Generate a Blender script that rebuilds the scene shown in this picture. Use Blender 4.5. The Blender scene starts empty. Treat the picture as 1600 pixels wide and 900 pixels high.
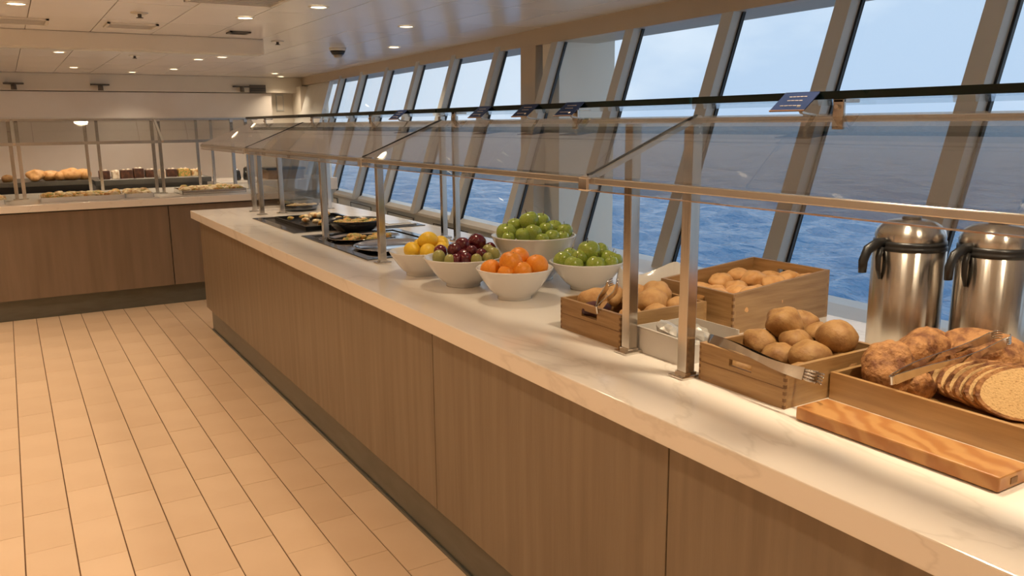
import bpy, bmesh, math, random
import numpy as np
from mathutils import Vector, Matrix
random.seed(7)
PI = math.pi
C = bpy.context.scene.collection
SC = bpy.context.scene

# ------------------------------------------------------------------ camera
CAM_H = 1.5129
cam_d = bpy.data.cameras.new('camera')
cam = bpy.data.objects.new('camera', cam_d); C.objects.link(cam)
yaw, pit, rol = 0.5446, 0.1984, -0.0095
fw = Vector((math.sin(yaw)*math.cos(pit), math.cos(yaw)*math.cos(pit), -math.sin(pit)))
rt = Vector((math.cos(yaw), -math.sin(yaw), 0)); up = rt.cross(fw)
rt2 = math.cos(rol)*rt + math.sin(rol)*up; up2 = -math.sin(rol)*rt + math.cos(rol)*up
cam.matrix_world = Matrix(((rt2.x, up2.x, -fw.x, 0), (rt2.y, up2.y, -fw.y, 0), (rt2.z, up2.z, -fw.z, CAM_H), (0, 0, 0, 1)))
cam_d.sensor_width = 36; cam_d.lens = 1282.9/1600*36
cam_d.clip_start = .02; cam_d.clip_end = 20000
SC.camera = cam

# ------------------------------------------------------------------ sky
world = bpy.data.worlds.new('overcast_sky'); SC.world = world; world.use_nodes = True
wt = world.node_tree; wt.nodes.clear()
def wn(t, **k):
    n = wt.nodes.new(t)
    for a, b in k.items(): setattr(n, a, b)
    return n
tc = wn('ShaderNodeTexCoord'); mp = wn('ShaderNodeMapping'); mp.inputs['Scale'].default_value = (1, 1, 2.6)
nz = wn('ShaderNodeTexNoise'); nz.inputs['Scale'].default_value = 3.4; nz.inputs['Detail'].default_value = 5; nz.inputs['Roughness'].default_value = .5
rp = wn('ShaderNodeValToRGB'); e = rp.color_ramp.elements
e[0].position = .42; e[0].color = (.42, .54, .69, 1); e[1].position = .60; e[1].color = (.72, .78, .83, 1)
sx = wn('ShaderNodeSeparateXYZ'); rz = wn('ShaderNodeValToRGB'); g = rz.color_ramp.elements
g[0].position = .0; g[0].color = (.42, .57, .78, 1); g[1].position = .5; g[1].color = (.60, .73, .87, 1)
mx = wn('ShaderNodeMixRGB'); mx.inputs[0].default_value = .55
bg = wn('ShaderNodeBackground'); bg.inputs['Strength'].default_value = 1.3; wo = wn('ShaderNodeOutputWorld')
L = wt.links.new
L(tc.outputs['Generated'], mp.inputs['Vector']); L(mp.outputs['Vector'], nz.inputs['Vector']); L(nz.outputs['Fac'], rp.inputs['Fac'])
L(tc.outputs['Generated'], sx.inputs['Vector']); L(sx.outputs['Z'], rz.inputs['Fac'])
L(rz.outputs['Color'], mx.inputs[1]); L(rp.outputs['Color'], mx.inputs[2]); L(mx.outputs['Color'], bg.inputs['Color']); L(bg.outputs['Background'], wo.inputs['Surface'])

SC.view_settings.view_transform = 'Standard'; SC.view_settings.look = 'None'; SC.view_settings.gamma = 1
SC.view_settings.use_curve_mapping = False; SC.view_settings.exposure = 0.0
LAMP_W = 29.5
LAMP_COL = (1.0, .80, .58)
try:
    SC.cycles.use_denoising = True
    SC.cycles.transparent_max_bounces = 24; SC.cycles.max_bounces = 10
    SC.cycles.sample_clamp_indirect = 4.0
    SC.cycles.blur_glossy = .4
except Exception: pass

# ------------------------------------------------------------------ materials
def mat(name, col=(.8, .8, .8), rough=.5, metal=0., spec=.5, emit=None, es=1., noise=None, bump=None, aniso=0., coat=0.):
    """noise=(scale, colour2, (sx,sy,sz), low, high, detail)  bump=(scale, strength, (sx,sy,sz))"""
    m = bpy.data.materials.new(name); m.use_nodes = True; nt = m.node_tree; b = nt.nodes['Principled BSDF']
    b.inputs['Base Color'].default_value = (*col, 1); b.inputs['Roughness'].default_value = rough; b.inputs['Metallic'].default_value = metal
    b.inputs['Specular IOR Level'].default_value = spec; b.inputs['Coat Weight'].default_value = coat
    b.inputs['Anisotropic'].default_value = aniso; b.inputs['Anisotropic Rotation'].default_value = .25 if aniso else 0
    if emit: b.inputs['Emission Color'].default_value = (*emit, 1); b.inputs['Emission Strength'].default_value = es
    def src(sc):
        t = nt.nodes.new('ShaderNodeTexCoord'); p = nt.nodes.new('ShaderNodeMapping'); p.inputs['Scale'].default_value = sc
        nt.links.new(t.outputs['Object'], p.inputs['Vector']); return p
    if noise:
        p = src(noise[2]); n = nt.nodes.new('ShaderNodeTexNoise'); n.inputs['Scale'].default_value = noise[0]; n.inputs['Detail'].default_value = noise[5] if len(noise) > 5 else 4
        r = nt.nodes.new('ShaderNodeValToRGB'); r.color_ramp.elements[0].position = noise[3]; r.color_ramp.elements[1].position = noise[4]
        r.color_ramp.elements[0].color = (*col, 1); r.color_ramp.elements[1].color = (*noise[1], 1)
        nt.links.new(p.outputs['Vector'], n.inputs['Vector']); nt.links.new(n.outputs['Fac'], r.inputs['Fac']); nt.links.new(r.outputs['Color'], b.inputs['Base Color'])
    if bump:
        p = src(bump[2] if len(bump) > 2 else (1, 1, 1)); n = nt.nodes.new('ShaderNodeTexNoise'); n.inputs['Scale'].default_value = bump[0]; n.inputs['Detail'].default_value = 4
        q = nt.nodes.new('ShaderNodeBump'); q.inputs['Strength'].default_value = bump[1]; q.inputs['Distance'].default_value = bump[3] if len(bump) > 3 else .01
        nt.links.new(p.outputs['Vector'], n.inputs['Vector']); nt.links.new(n.outputs['Fac'], q.inputs['Height']); nt.links.new(q.outputs['Normal'], b.inputs['Normal'])
    return m
def glass(name, tint=(.93, .95, .94), gain=1., r0=.045):
    """thin sheet: clear transmission + Schlick mirror reflection (same seen from both sides)"""
    m = bpy.data.materials.new(name); m.use_nodes = True; nt = m.node_tree; nt.nodes.clear()
    o = nt.nodes.new('ShaderNodeOutputMaterial'); tr = nt.nodes.new('ShaderNodeBsdfTransparent'); tr.inputs['Color'].default_value = (*tint, 1)
    gl = nt.nodes.new('ShaderNodeBsdfGlossy'); gl.inputs['Roughness'].default_value = .0; gl.inputs['Color'].default_value = (.95, .95, .95, 1)
    ge = nt.nodes.new('ShaderNodeNewGeometry'); d = nt.nodes.new('ShaderNodeVectorMath'); d.operation = 'DOT_PRODUCT'
    nt.links.new(ge.outputs['Normal'], d.inputs[0]); nt.links.new(ge.outputs['Incoming'], d.inputs[1])
    def mth(op, a, b=None):
        n = nt.nodes.new('ShaderNodeMath'); n.operation = op; n.use_clamp = op in ('SUBTRACT', 'ADD')
        for i, v in enumerate((a, b)):
            if v is None: continue
            if isinstance(v, (int, float)): n.inputs[i].default_value = v
            else: nt.links.new(v, n.inputs[i])
        return n.outputs[0]
    a = mth('ABSOLUTE', d.outputs['Value']); s = mth('SUBTRACT', 1.0, a); pw = mth('POWER', s, 5.0); k = mth('MULTIPLY', pw, (1-r0)*gain); f = mth('ADD', k, r0)
    mxs = nt.nodes.new('ShaderNodeMixShader'); nt.links.new(f, mxs.inputs[0]); nt.links.new(tr.outputs[0], mxs.inputs[1]); nt.links.new(gl.outputs[0], mxs.inputs[2]); nt.links.new(mxs.outputs[0], o.inputs[0])
    return m
M = {}
M['oak'] = mat('oak_laminate', (.255, .192, .128), .42, noise=(2.6, (.185, .133, .084), (9, 9, .55), .3, .72, 10), bump=(40, .06, (8, 8, .5)))
M['grey_oak'] = mat('grey_oak_laminate', (.235, .165, .11), .42, noise=(2.4, (.18, .124, .08), (7, 7, .5), .3, .72, 10))
M['kick'] = mat('toe_kick_metal', (.15, .145, .12), .32, .35, noise=(6, (.12, .115, .09), (1, 1, 4), .3, .7))
M['slab'] = None
M['tile'] = mat('floor_tile', (.77, .565, .375), .34, noise=(2.5, (.71, .505, .32), (1, 1, 1), .35, .75, 5), bump=(30, .06))
M['tile2'] = mat('floor_tile_b', (.79, .585, .39), .34, noise=(3.1, (.72, .515, .33), (1, 1, 1), .3, .75, 5), bump=(30, .06))
M['tile3'] = mat('floor_tile_c', (.745, .545, .36), .36, noise=(2.9, (.69, .49, .31), (1, 1, 1), .3, .75, 5), bump=(30, .06))
M['grout'] = mat('grout', (.16, .085, .04), .85)
M['ceil'] = mat('ceiling_panel', (.88, .86, .83), .2, noise=(1.2, (.85, .83, .80), (1, 1, 1), .4, .7), bump=(2.2, .05, (1, 1, 1), .02))
M['seam'] = mat('ceiling_seam', (.20, .17, .14), .6)
M['cream'] = mat('cream_paint', (.74, .69, .60), .45, noise=(3, (.71, .66, .57), (1, 1, 1), .4, .7))
M['header'] = mat('header_paint', (.50, .42, .32), .42, noise=(3, (.47, .39, .29), (1, 1, 1), .4, .7))
M['wall'] = mat('pale_wall', (.84, .81, .77), .4, noise=(.8, (.74, .68, .61), (1, 1, 1), .4, .7))
M['mull'] = mat('mullion_paint', (.52, .53, .51), .34, noise=(4, (.48, .49, .47), (1, 1, 1), .4, .7))
M['gasket'] = mat('black_gasket', (.015, .017, .02), .4)
M['sill'] = mat('sill_paint', (.66, .66, .63), .3, noise=(2, (.60, .60, .57), (1, 1, 1), .4, .7))
M['apron'] = mat('apron_panel', (.48, .53, .55), .4, noise=(2, (.45, .50, .52), (1, 1, 1), .4, .7))
M['steel'] = mat('brushed_steel', (.66, .63, .59), .2, 1., noise=(18, (.46, .42, .37), (1, 1, .1), .3, .7), bump=(60, .04, (1, 1, .05)))
M['chrome'] = mat('polished_steel', (.72, .69, .65), .1, 1., noise=(9, (.62, .59, .55), (1, 1, 1), .3, .7))
M['rail'] = mat('bronze_steel_rail', (.56, .54, .51), .24, .9, noise=(12, (.50, .48, .45), (1, .1, 1), .3, .7))
M['pump'] = mat('airpot_steel', (.52, .485, .44), .24, 1., aniso=.85, noise=(10, (.60, .55, .49), (3, 3, .1), .3, .7), bump=(80, .05, (1, 1, .03)))
M['copper'] = mat('copper_lip', (.52, .36, .27), .3, .7, noise=(12, (.60, .54, .48), (1, 3, 1), .4, .7))
M['black'] = mat('black_plastic', (.012, .012, .013), .35, noise=(8, (.018, .017, .016), (1, 1, 1), .4, .7))
M['blackware'] = mat('black_metal_ware', (.022, .022, .023), .22, .3, noise=(8, (.03, .029, .027), (1, 1, 1), .4, .7))
M['darkglass'] = mat('black_glass_frame', (.10, .10, .095), .12, .8, coat=.6, noise=(4, (.13, .13, .12), (1, 1, 1), .4, .7))
M['edge'] = mat('green_glass_edge', (.002, .010, .009), .2, 0., .3, noise=(4, (.003, .016, .013), (1, 1, 1), .4, .7))
M['china'] = mat('white_china', (.80, .77, .73), .14, coat=.3, noise=(3, (.77, .74, .70), (1, 1, 1), .4, .7))
M['crate'] = mat('pine_crate', (.43, .26, .11), .45, noise=(3.4, (.28, .15, .055), (18, 1.6, 22), .32, .7, 8), bump=(30, .1, (6, 1, 8)))
M['crate_x'] = mat('pine_crate_end', (.41, .25, .105), .45, noise=(3.4, (.27, .145, .052), (1.6, 18, 22), .32, .7, 8), bump=(30, .1, (1, 6, 8)))
M['cratedark'] = mat('crate_joint', (.17, .085, .035), .6, noise=(30, (.25, .13, .05), (1, 1, 1), .4, .6))
M['tray'] = mat('bamboo_tray', (.46, .265, .105), .4, noise=(3.0, (.34, .18, .064), (20, 1.4, 24), .32, .7, 8))
M['board'] = None
M['orange'] = mat('orange_peel', (.90, .31, .02), .42, noise=(6, (.85, .26, .012), (1, 1, 1), .4, .7), bump=(7, .12, (1, 1, 1), .05))
M['lemon'] = mat('lemon_peel', (.90, .58, .035), .42, noise=(6, (.87, .52, .03), (1, 1, 1), .4, .7), bump=(6, .12, (1, 1, 1), .05))
M['apple'] = mat('green_apple_skin', (.29, .38, .045), .22, coat=.3, noise=(9, (.38, .44, .095), (1, 1, 1), .42, .72))
M['plum'] = mat('plum_skin', (.11, .010, .018), .2, coat=.3, noise=(12, (.19, .025, .03), (1, 1, 1), .45, .75))
M['pgreen'] = mat('pale_green_grape_skin', (.40, .38, .11), .3, noise=(10, (.24, .10, .05), (1, 1, 1), .55, .75))
M['stem'] = mat('fruit_stem', (.13, .08, .03), .7, noise=(30, (.18, .12, .05), (1, 1, 1), .4, .7))
M['roll'] = mat('roll_crust', (.37, .20, .066), .62, noise=(38, (.23, .10, .03), (1, 1, 1), .42, .72, 6), bump=(150, .5, (1, 1, 1), .003))
M['rollpale'] = mat('pale_roll_crust', (.56, .32, .125), .62, noise=(38, (.42, .20, .06), (1, 1, 1), .42, .72, 6), bump=(150, .5, (1, 1, 1), .003))
M['bun'] = mat('golden_bun_crust', (.76, .43, .17), .5, noise=(34, (.58, .26, .07), (1, 1, 1), .45, .72, 6), bump=(90, .4, (1, 1, 1), .004))
M['crust'] = mat('rustic_crust', (.43, .205, .07), .7, noise=(42, (.17, .06, .02), (1, 1, 1), .42, .64, 8), bump=(110, .9, (1, 1, 1), .006))
M['crumb'] = mat('bread_crumb', (.72, .48, .22), .85, noise=(150, (.46, .25, .09), (1, 1.6, 2.2), .56, .70, 3), bump=(220, .7, (1, 1, 1), .003))
M['jam'] = mat('dark_fruit_bread', (.05, .012, .015), .5, noise=(30, (.09, .02, .02), (1, 1, 1), .4, .7), bump=(30, .5))
M['navy'] = mat('navy_card', (.020, .036, .095), .9, 0., .05, noise=(6, (.035, .05, .13), (1, 1, 1), .4, .7))
M['print'] = mat('card_print', (.42, .38, .35), .9)
M['bronze'] = mat('bronze_card_edge', (.20, .11, .06), .4)
M['whitebox'] = mat('white_enamel_box', (.60, .56, .51), .3, noise=(5, (.62, .56, .49), (1, 1, 1), .4, .7))
M['paper'] = mat('crumpled_packet', (.42, .38, .33), .35, .3, noise=(20, (.55, .52, .47), (1, 1, 1), .4, .6), bump=(30, .8))
M['food1'] = mat('mixed_food', (.72, .38, .11), .5, noise=(30, (.30, .32, .07), (2, 2, 2), .45, .58, 3), bump=(90, .8))
M['food2'] = mat('pale_food', (.82, .66, .38), .5, noise=(26, (.50, .22, .06), (1, 1, 1), .5, .62, 3), bump=(40, .8))
M['cream_food'] = mat('cream_dessert', (.80, .70, .56), .5, noise=(26, (.55, .40, .25), (1, 1, 1), .5, .62, 3))
M['choc'] = mat('chocolate_dessert', (.06, .022, .012), .45, noise=(26, (.12, .045, .02), (1, 1, 1), .5, .62, 3))
M['greyshelf'] = mat('grey_shelf_metal', (.14, .135, .12), .3, .6, noise=(6, (.11, .105, .095), (1, 1, 1), .4, .7))
M['darkvent'] = mat('vent_slats', (.10, .085, .07), .5)
M['lens'] = mat('lamp_lens', (.9, .8, .6), .4, emit=(1.0, .80, .52), es=6.5)
M['glass_guard'] = glass('guard_glass', (.76, .75, .73), 1.0, .10)
M['glass_shelf'] = glass('shelf_glass', (.95, .965, .96), .6, .04)
M['glass_win'] = glass('window_glass', (.97, .985, .99), .6, .03)

def slab_mat():
    m = bpy.data.materials.new('marbled_quartz'); m.use_nodes = True; nt = m.node_tree; b = nt.nodes['Principled BSDF']
    b.inputs['Roughness'].default_value = .13; b.inputs['Specular IOR Level'].default_value = .5
    t = nt.nodes.new('ShaderNodeTexCoord'); p = nt.nodes.new('ShaderNodeMapping'); p.inputs['Rotation'].default_value = (0, 0, .9); p.inputs['Scale'].default_value = (1, .45, 1)
    n = nt.nodes.new('ShaderNodeTexNoise'); n.inputs['Scale'].default_value = 1.7; n.inputs['Detail'].default_value = 6; n.inputs['Roughness'].default_value = .55; n.inputs['Distortion'].default_value = .8
    r = nt.nodes.new('ShaderNodeValToRGB'); e = r.color_ramp.elements
    e[0].position = .44; e[0].color = (.86, .79, .70, 1); e[1].position = .60; e[1].color = (.86, .79, .70, 1)
    a = e.new(.49); a.color = (.85, .78, .69, 1); a = e.new(.50); a.color = (.77, .70, .61, 1); a = e.new(.512); a.color = (.85, .78, .69, 1)
    nt.links.new(t.outputs['Object'], p.inputs['Vector']); nt.links.new(p.outputs['Vector'], n.inputs['Vector']); nt.links.new(n.outputs['Fac'], r.inputs['Fac']); nt.links.new(r.outputs['Color'], b.inputs['Base Color'])
    return m
M['slab'] = slab_mat()
def board_mat():
    m = bpy.data.materials.new('figured_cutting_board_wood'); m.use_nodes = True; nt = m.node_tree; b = nt.nodes['Principled BSDF']; b.inputs['Roughness'].default_value = .35
    t = nt.nodes.new('ShaderNodeTexCoord'); p = nt.nodes.new('ShaderNodeMapping'); p.inputs['Scale'].default_value = (1, 1, 1); p.inputs['Rotation'].default_value = (.5, .3, .75)
    w = nt.nodes.new('ShaderNodeTexWave'); w.inputs['Scale'].default_value = 7; w.inputs['Distortion'].default_value = 9; w.inputs['Detail'].default_value = 3; w.inputs['Detail Scale'].default_value = 1.2
    r = nt.nodes.new('ShaderNodeValToRGB'); e = r.color_ramp.elements; e[0].position = .1; e[0].color = (.40, .165, .045, 1); e[1].position = .8; e[1].color = (.51, .255, .085, 1)
    nt.links.new(t.outputs['Object'], p.inputs['Vector']); nt.links.new(p.outputs['Vector'], w.inputs['Vector']); nt.links.new(w.outputs['Fac'], r.inputs['Fac']); nt.links.new(r.outputs['Color'], b.inputs['Base Color'])
    return m
M['board'] = board_mat()
def sea_mat():
    m = bpy.data.materials.new('sea_water'); m.use_nodes = True; nt = m.node_tree; b = nt.nodes['Principled BSDF']
    b.inputs['Base Color'].default_value = (.075, .20, .37, 1); b.inputs['Roughness'].default_value = .14; b.inputs['IOR'].default_value = 1.33
    t = nt.nodes.new('ShaderNodeTexCoord'); last = None
    for sc, st, ds, ms in ((.55, .9, 1.2, (1, .55, 1)), (1.8, .7, .4, (1, .7, 1)), (6.0, .35, .12, (1, 1, 1))):
        p = nt.nodes.new('ShaderNodeMapping'); p.inputs['Scale'].default_value = ms; p.inputs['Rotation'].default_value = (0, 0, .5)
        n = nt.nodes.new('ShaderNodeTexNoise'); n.inputs['Scale'].default_value = sc; n.inputs['Detail'].default_value = 3
        q = nt.nodes.new('ShaderNodeBump'); q.inputs['Strength'].default_value = st; q.inputs['Distance'].default_value = ds
        nt.links.new(t.outputs['Object'], p.inputs['Vector']); nt.links.new(p.outputs['Vector'], n.inputs['Vector']); nt.links.new(n.outputs['Fac'], q.inputs['Height'])
        if last: nt.links.new(last.outputs['Normal'], q.inputs['Normal'])
        last = q
    nt.links.new(last.outputs['Normal'], b.inputs['Normal'])
    return m
M['sea'] = sea_mat()

# ------------------------------------------------------------------ mesh builder
class B:
    def __init__(s): s.v = []; s.f = []; s.sm = []
    def add(s, vs, fs, smooth=False):
        o = len(s.v); s.v += [tuple(x) for x in vs]; s.f += [tuple(i+o for i in f) for f in fs]; s.sm += [smooth]*len(fs); return s
    def box(s, a, b, bev=0.):
        x0, y0, z0 = [min(p, q) for p, q in zip(a, b)]; x1, y1, z1 = [max(p, q) for p, q in zip(a, b)]
        if bev <= 0:
            return s.add([(x0, y0, z0), (x1, y0, z0), (x1, y1, z0), (x0, y1, z0), (x0, y0, z1), (x1, y0, z1), (x1, y1, z1), (x0, y1, z1)],
                         [(0, 3, 2, 1), (4, 5, 6, 7), (0, 1, 5, 4), (1, 2, 6, 5), (2, 3, 7, 6), (3, 0, 4, 7)])
        bm = bmesh.new(); bmesh.ops.create_cube(bm, size=1, matrix=Matrix.Translation(((x0+x1)/2, (y0+y1)/2, (z0+z1)/2)) @ Matrix.Diagonal((x1-x0, y1-y0, z1-z0, 1)))
        bmesh.ops.bevel(bm, geom=bm.edges[:], offset=bev, segments=2, affect='EDGES', profile=.5)
        s.add([v.co[:] for v in bm.verts], [[v.index for v in f.verts] for f in bm.faces]); bm.free(); return s
    def prism(s, poly, axis, a, b):
        """poly of 2D points extruded along axis from a to b (2D order = the other two axes in order)"""
        def p3(p, t):
            q = list(p); q.insert(axis, t); return tuple(q)
        n = len(poly); vs = [p3(p, a) for p in poly]+[p3(p, b) for p in poly]
        fs = [tuple(range(n)), tuple(reversed(range(n, 2*n)))]+[(i, i+n, (i+1) % n+n, (i+1) % n) for i in range(n)]
        return s.add(vs, fs)
    def lathe(s, prof, n=28, c=(0, 0, 0), closed=False):
        vs = []; fs = []; k = len(prof)
        for i in range(n):
            a = 2*PI*i/n
            for r, z in prof: vs.append((c[0]+r*math.cos(a), c[1]+r*math.sin(a), c[2]+z))
        for i in range(n):
            j = (i+1) % n
            for q in range(k-1): fs.append((i*k+q, j*k+q, j*k+q+1, i*k+q+1))
        return s.add(vs, fs, True)
    def cyl(s, c, r, h, n=20, r2=None):
        r2 = r if r2 is None else r2
        vs = [(c[0]+r*math.cos(2*PI*i/n), c[1]+r*math.sin(2*PI*i/n), c[2]) for i in range(n)]+[(c[0]+r2*math.cos(2*PI*i/n), c[1]+r2*math.sin(2*PI*i/n), c[2]+h) for i in range(n)]
        s.add(vs, [(i, (i+1) % n, (i+1) % n+n, i+n) for i in range(n)], True)
        return s.add(vs, [tuple(reversed(range(n))), tuple(range(n, 2*n))])
    def tube(s, pts, r, n=8):
        return s.sweep(pts, [(r, r)]*len(pts), n=n)
    def sweep(s, pts, wh, n=4, upv=(0, 0, 1)):
        """elliptic / rectangular section swept on pts; wh = half width, half height per point"""
        P = [Vector(p) for p in pts]; vs = []; U = Vector(upv)
        for i, p in enumerate(P):
            t = (P[min(i+1, len(P)-1)]-P[max(i-1, 0)]).normalized(); sd = t.cross(U)
            if sd.length < 1e-4: sd = t.cross(Vector((0, 1, 0)))
            sd.normalize(); u = sd.cross(t).normalized()
            for k in range(n):
                a = 2*PI*(k+.5)/n; ca, sa = math.cos(a), math.sin(a)
                if n == 4: ca, sa = (1 if ca > 0 else -1), (1 if sa > 0 else -1)
                vs.append(tuple(p+sd*ca*wh[i][0]+u*sa*wh[i][1]))
        m = len(P); fs = [(i*n+k, i*n+(k+1) % n, (i+1)*n+(k+1) % n, (i+1)*n+k) for i in range(m-1) for k in range(n)]
        fs += [tuple(reversed(range(n))), tuple(range((m-1)*n, m*n))]
        return s.add(vs, fs, n > 4)
    def blob(s, c, r, sq=(1, 1, 1), lump=.0, seed=0, seg=16, rings=10, flat=None, dimple=0.):
        rnd = random.Random(seed); ph = [(rnd.uniform(0, 6.28), rnd.uniform(0, 6.28), rnd.randint(1, 3), rnd.randint(1, 3)) for _ in range(5)]
        vs = []; fs = []
        for i in range(rings+1):
            th = PI*i/rings
            for j in range(seg):
                a = 2*PI*j/seg; k = 1+lump*sum(math.sin(p[2]*a+p[0])*math.sin(p[3]*th+p[1]) for p in ph)/2.5*math.sin(th)
                k -= dimple*math.exp(-(th/.35)**2)+dimple*.5*math.exp(-((PI-th)/.3)**2)
                x, y, z = r*k*math.sin(th)*math.cos(a)*sq[0], r*k*math.sin(th)*math.sin(a)*sq[1], r*k*math.cos(th)*sq[2]
                if flat is not None: z = max(z, -flat*r)
                vs.append((c[0]+x, c[1]+y, c[2]+z))
        for i in range(rings):
            for j in range(seg): fs.append((i*seg+j, (i+1)*seg+j, (i+1)*seg+(j+1) % seg, i*seg+(j+1) % seg))
        return s.add(vs, fs, True)
    def rough(s, amp, sc, seed=0, c=(0, 0, 0), ridge=0.):
        from mathutils import noise as N
        o = Vector((seed*3.1, seed*1.7, seed*.9)); out = []
        for v in s.v:
            p = Vector(v); d = (p-Vector(c)); L0 = d.length or 1e-6; n = N.fractal(p*sc+o, 1.0, 2.1, 4)
            if ridge: n = n-ridge*max(0, .22-abs(N.noise(p*sc*.55+o)))*3
            out.append(tuple(p+d/L0*n*amp))
        s.v = out; return s
    def rot(s, ax, ang, o=(0, 0, 0)):
        Mx = Matrix.Translation(o) @ Matrix.Rotation(ang, 4, ax) @ Matrix.Translation(-Vector(o)); s.v = [tuple(Mx @ Vector(v)) for v in s.v]; return s
    def move(s, d): s.v = [(v[0]+d[0], v[1]+d[1], v[2]+d[2]) for v in s.v]; return s
    def mesh(s, name, m):
        me = bpy.data.meshes.new(name); me.from_pydata(s.v, [], s.f); me.materials.append(M[m] if isinstance(m, str) else m)
        me.polygons.foreach_set('use_smooth', s.sm); me.update()
        bm = bmesh.new(); bm.from_mesh(me); bmesh.ops.remove_doubles(bm, verts=bm.verts[:], dist=1e-6); bmesh.ops.recalc_face_normals(bm, faces=bm.faces[:]); bm.to_mesh(me); bm.free()
        return me
def link(name, me, parent=None, loc=(0, 0, 0)):
    o = bpy.data.objects.new(name, me); C.objects.link(o); o.location = loc
    if parent is not None: o.parent = parent
    return o
def part(name, b, m, parent, label=None, kind=None):
    o = link(name, b.mesh(name, m), parent)
    if label: o['label'] = label
    if kind: o['kind'] = kind
    return o
def tag(o, label, cat, group=None, kind=None):
    o['label'] = label; o['category'] = cat
    if group: o['group'] = group
    if kind: o['kind'] = kind
    return o
def thing(name, loc, label, cat, group=None, rz=0):
    o = bpy.data.objects.new(name, None); C.objects.link(o); o.location = loc; o.rotation_euler = (0, 0, rz); o.empty_display_size = .05
    return tag(o, label, cat, group)
def struct(name, b=None, m=None, label=None):
    o = link(name, b.mesh(name, m) if b else None); o['kind'] = 'structure'
    if label: o['label'] = label
    return o
def dup(root, loc, label=None, group=None, rz=None, scale=None):
    r = root.copy(); C.objects.link(r); r.location = loc
    if rz is not None: r.rotation_euler = (0, 0, rz)
    if scale: r.scale = (scale,)*3
    if label: r['label'] = label
    if group: r['group'] = group
    for ch in list(root.children):
        c = ch.copy(); C.objects.link(c); c.parent = r
        for gch in ch.children:
            d = gch.copy(); C.objects.link(d); d.parent = c
    return r

# ================================================================== SETTING
CEIL = 2.24
# floor: slab of grout, tiles proud of it
TW, TL, X0, JY = .1609, .336, -.1027, 4.2519
floor = struct('floor', B().box((-4.2, -3.2, -.12), (4.4, 13.4, -.004)), 'grout', 'beige tiled floor of long staggered tiles')
tm = [B().box((-TW/2+.0022, -TL/2+.0011, -.010), (TW/2-.0022, TL/2-.0011, 0), .0012).mesh('tile', t) for t in ('tile', 'tile2', 'tile3')]
rest = B(); rr = random.Random(3)
for i in range(-25, 26):
    x = X0+(i+.5)*TW
    if x > 4.2 or x < -4.1: continue
    for k in range(-30, 24):
        y = JY+(k+.5)*TL+(TL/2 if i % 2 else 0)
        if y < -3.0 or y > 13.2: continue
        if -.25 < x < 1.25 and 2.6 < y < 7.6:
            o = link('tile', tm[rr.choice((0, 0, 1, 2))], floor, (x, y, rr.uniform(-.0004, .0004)))
        else:
            rest.box((x-TW/2+.0022, y-TL/2+.0011, -.006), (x+TW/2-.0022, y+TL/2-.0011, 0))
part('tile_field', rest, 'tile', floor, kind='stuff')

# ceiling
ceiling = struct('ceiling', B().box((-4.2, -3.2, CEIL+.006), (4.4, 13.4, CEIL+.15)), 'seam', 'glossy off-white panelled ceiling')
PX, PY = .44, .9
pm = B().box((-PX/2+.003, -PY/2+.003, 0), (PX/2-.003, PY/2-.003, .012)).mesh('ceiling_panel', 'ceil'); crest = B()
for i in range(-15, 8):
    for k in range(-12, 12):
        x = 1.98+(i+.5)*PX; y = 5.6+(k+.5)*PY
        if y > 13.3 or y < -3 or x > 4.3 or x < -4.1: continue
        if -.5 < x < 4.2 and y > 4.4: 
            o = link('ceiling_panel', pm, ceiling, (x, y, CEIL)); o.rotation_euler = (rr.uniform(-.0012, .0012), rr.uniform(-.0025, .0025), 0)
        else: crest.box((x-PX/2+.003, y-PY/2+.003, CEIL), (x+PX/2-.003, y+PY/2-.003, CEIL+.012))
part('panel_field', crest, 'ceil', ceiling, kind='stuff')
struct('trim_1', B().box((-4.1, 7.4, 2.115), (2.0, 7.62, CEIL-.001), .004), 'cream', 'grey-beige ceiling beam dropping below the panels')

# walls
struct('wall_left', B().box((-4.3, -3.2, 0), (-4.15, 13.4, CEIL)), 'wall')
struct('wall_back', B().box((-4.2, -3.3, 0), (4.4, -3.15, CEIL)), 'wall')
struct('wall_far', B().box((-4.2, 13.35, 0), (4.6, 13.5, CEIL)), 'cream', 'beige far wall')
struct('trim_2', B().box((-4.1, 13.1, 2.005), (4.2, 13.34, CEIL-.002), .003), 'cream', 'grey-beige fascia along the top of the far wall')
struct('trim_3', B().box((-4.1, 13.15, 0), (3.62, 13.34, 1.995), .003), 'wall', 'large smooth pale panel on the far wall')
struct('trim_4', B().box((4.0, 12.9, 0), (4.18, 13.34, 2.1), .004), 'cream', 'beige corner post beside the first window')

# window wall : frame rotated 3 degrees, glass raked 18 degrees outwards
PHI = math.radians(3); T18 = math.tan(math.radians(18))
UN = Vector((math.cos(PHI), -math.sin(PHI), 0)); VN = Vector((math.sin(PHI), math.cos(PHI), 0))
def W(u, v, z): return tuple(UN*u+VN*v+Vector((0, 0, z)))
def ug(z): return 3.0+T18*(z-.7)
def wprism(poly_uz, v0, v1, v0b=None, v1b=None):
    """polygon in (u,z) extruded along v"""
    b = B(); n = len(poly_uz); vs = [W(u, v0, z) for u, z in poly_uz]+[W(u, v1, z) for u, z in poly_uz]
    return b.add(vs, [tuple(range(n)), tuple(reversed(range(n, 2*n)))]+[(i, i+n, (i+1) % n+n, (i+1) % n) for i in range(n)])
ZT = 2.13
struct('trim_5', wprism([(3.40, 2.12), (3.75, 2.12), (3.75, CEIL+.1), (3.40, CEIL+.1)], 5.9, 13.35), 'header', 'tan header boxing above the far windows')
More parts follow.
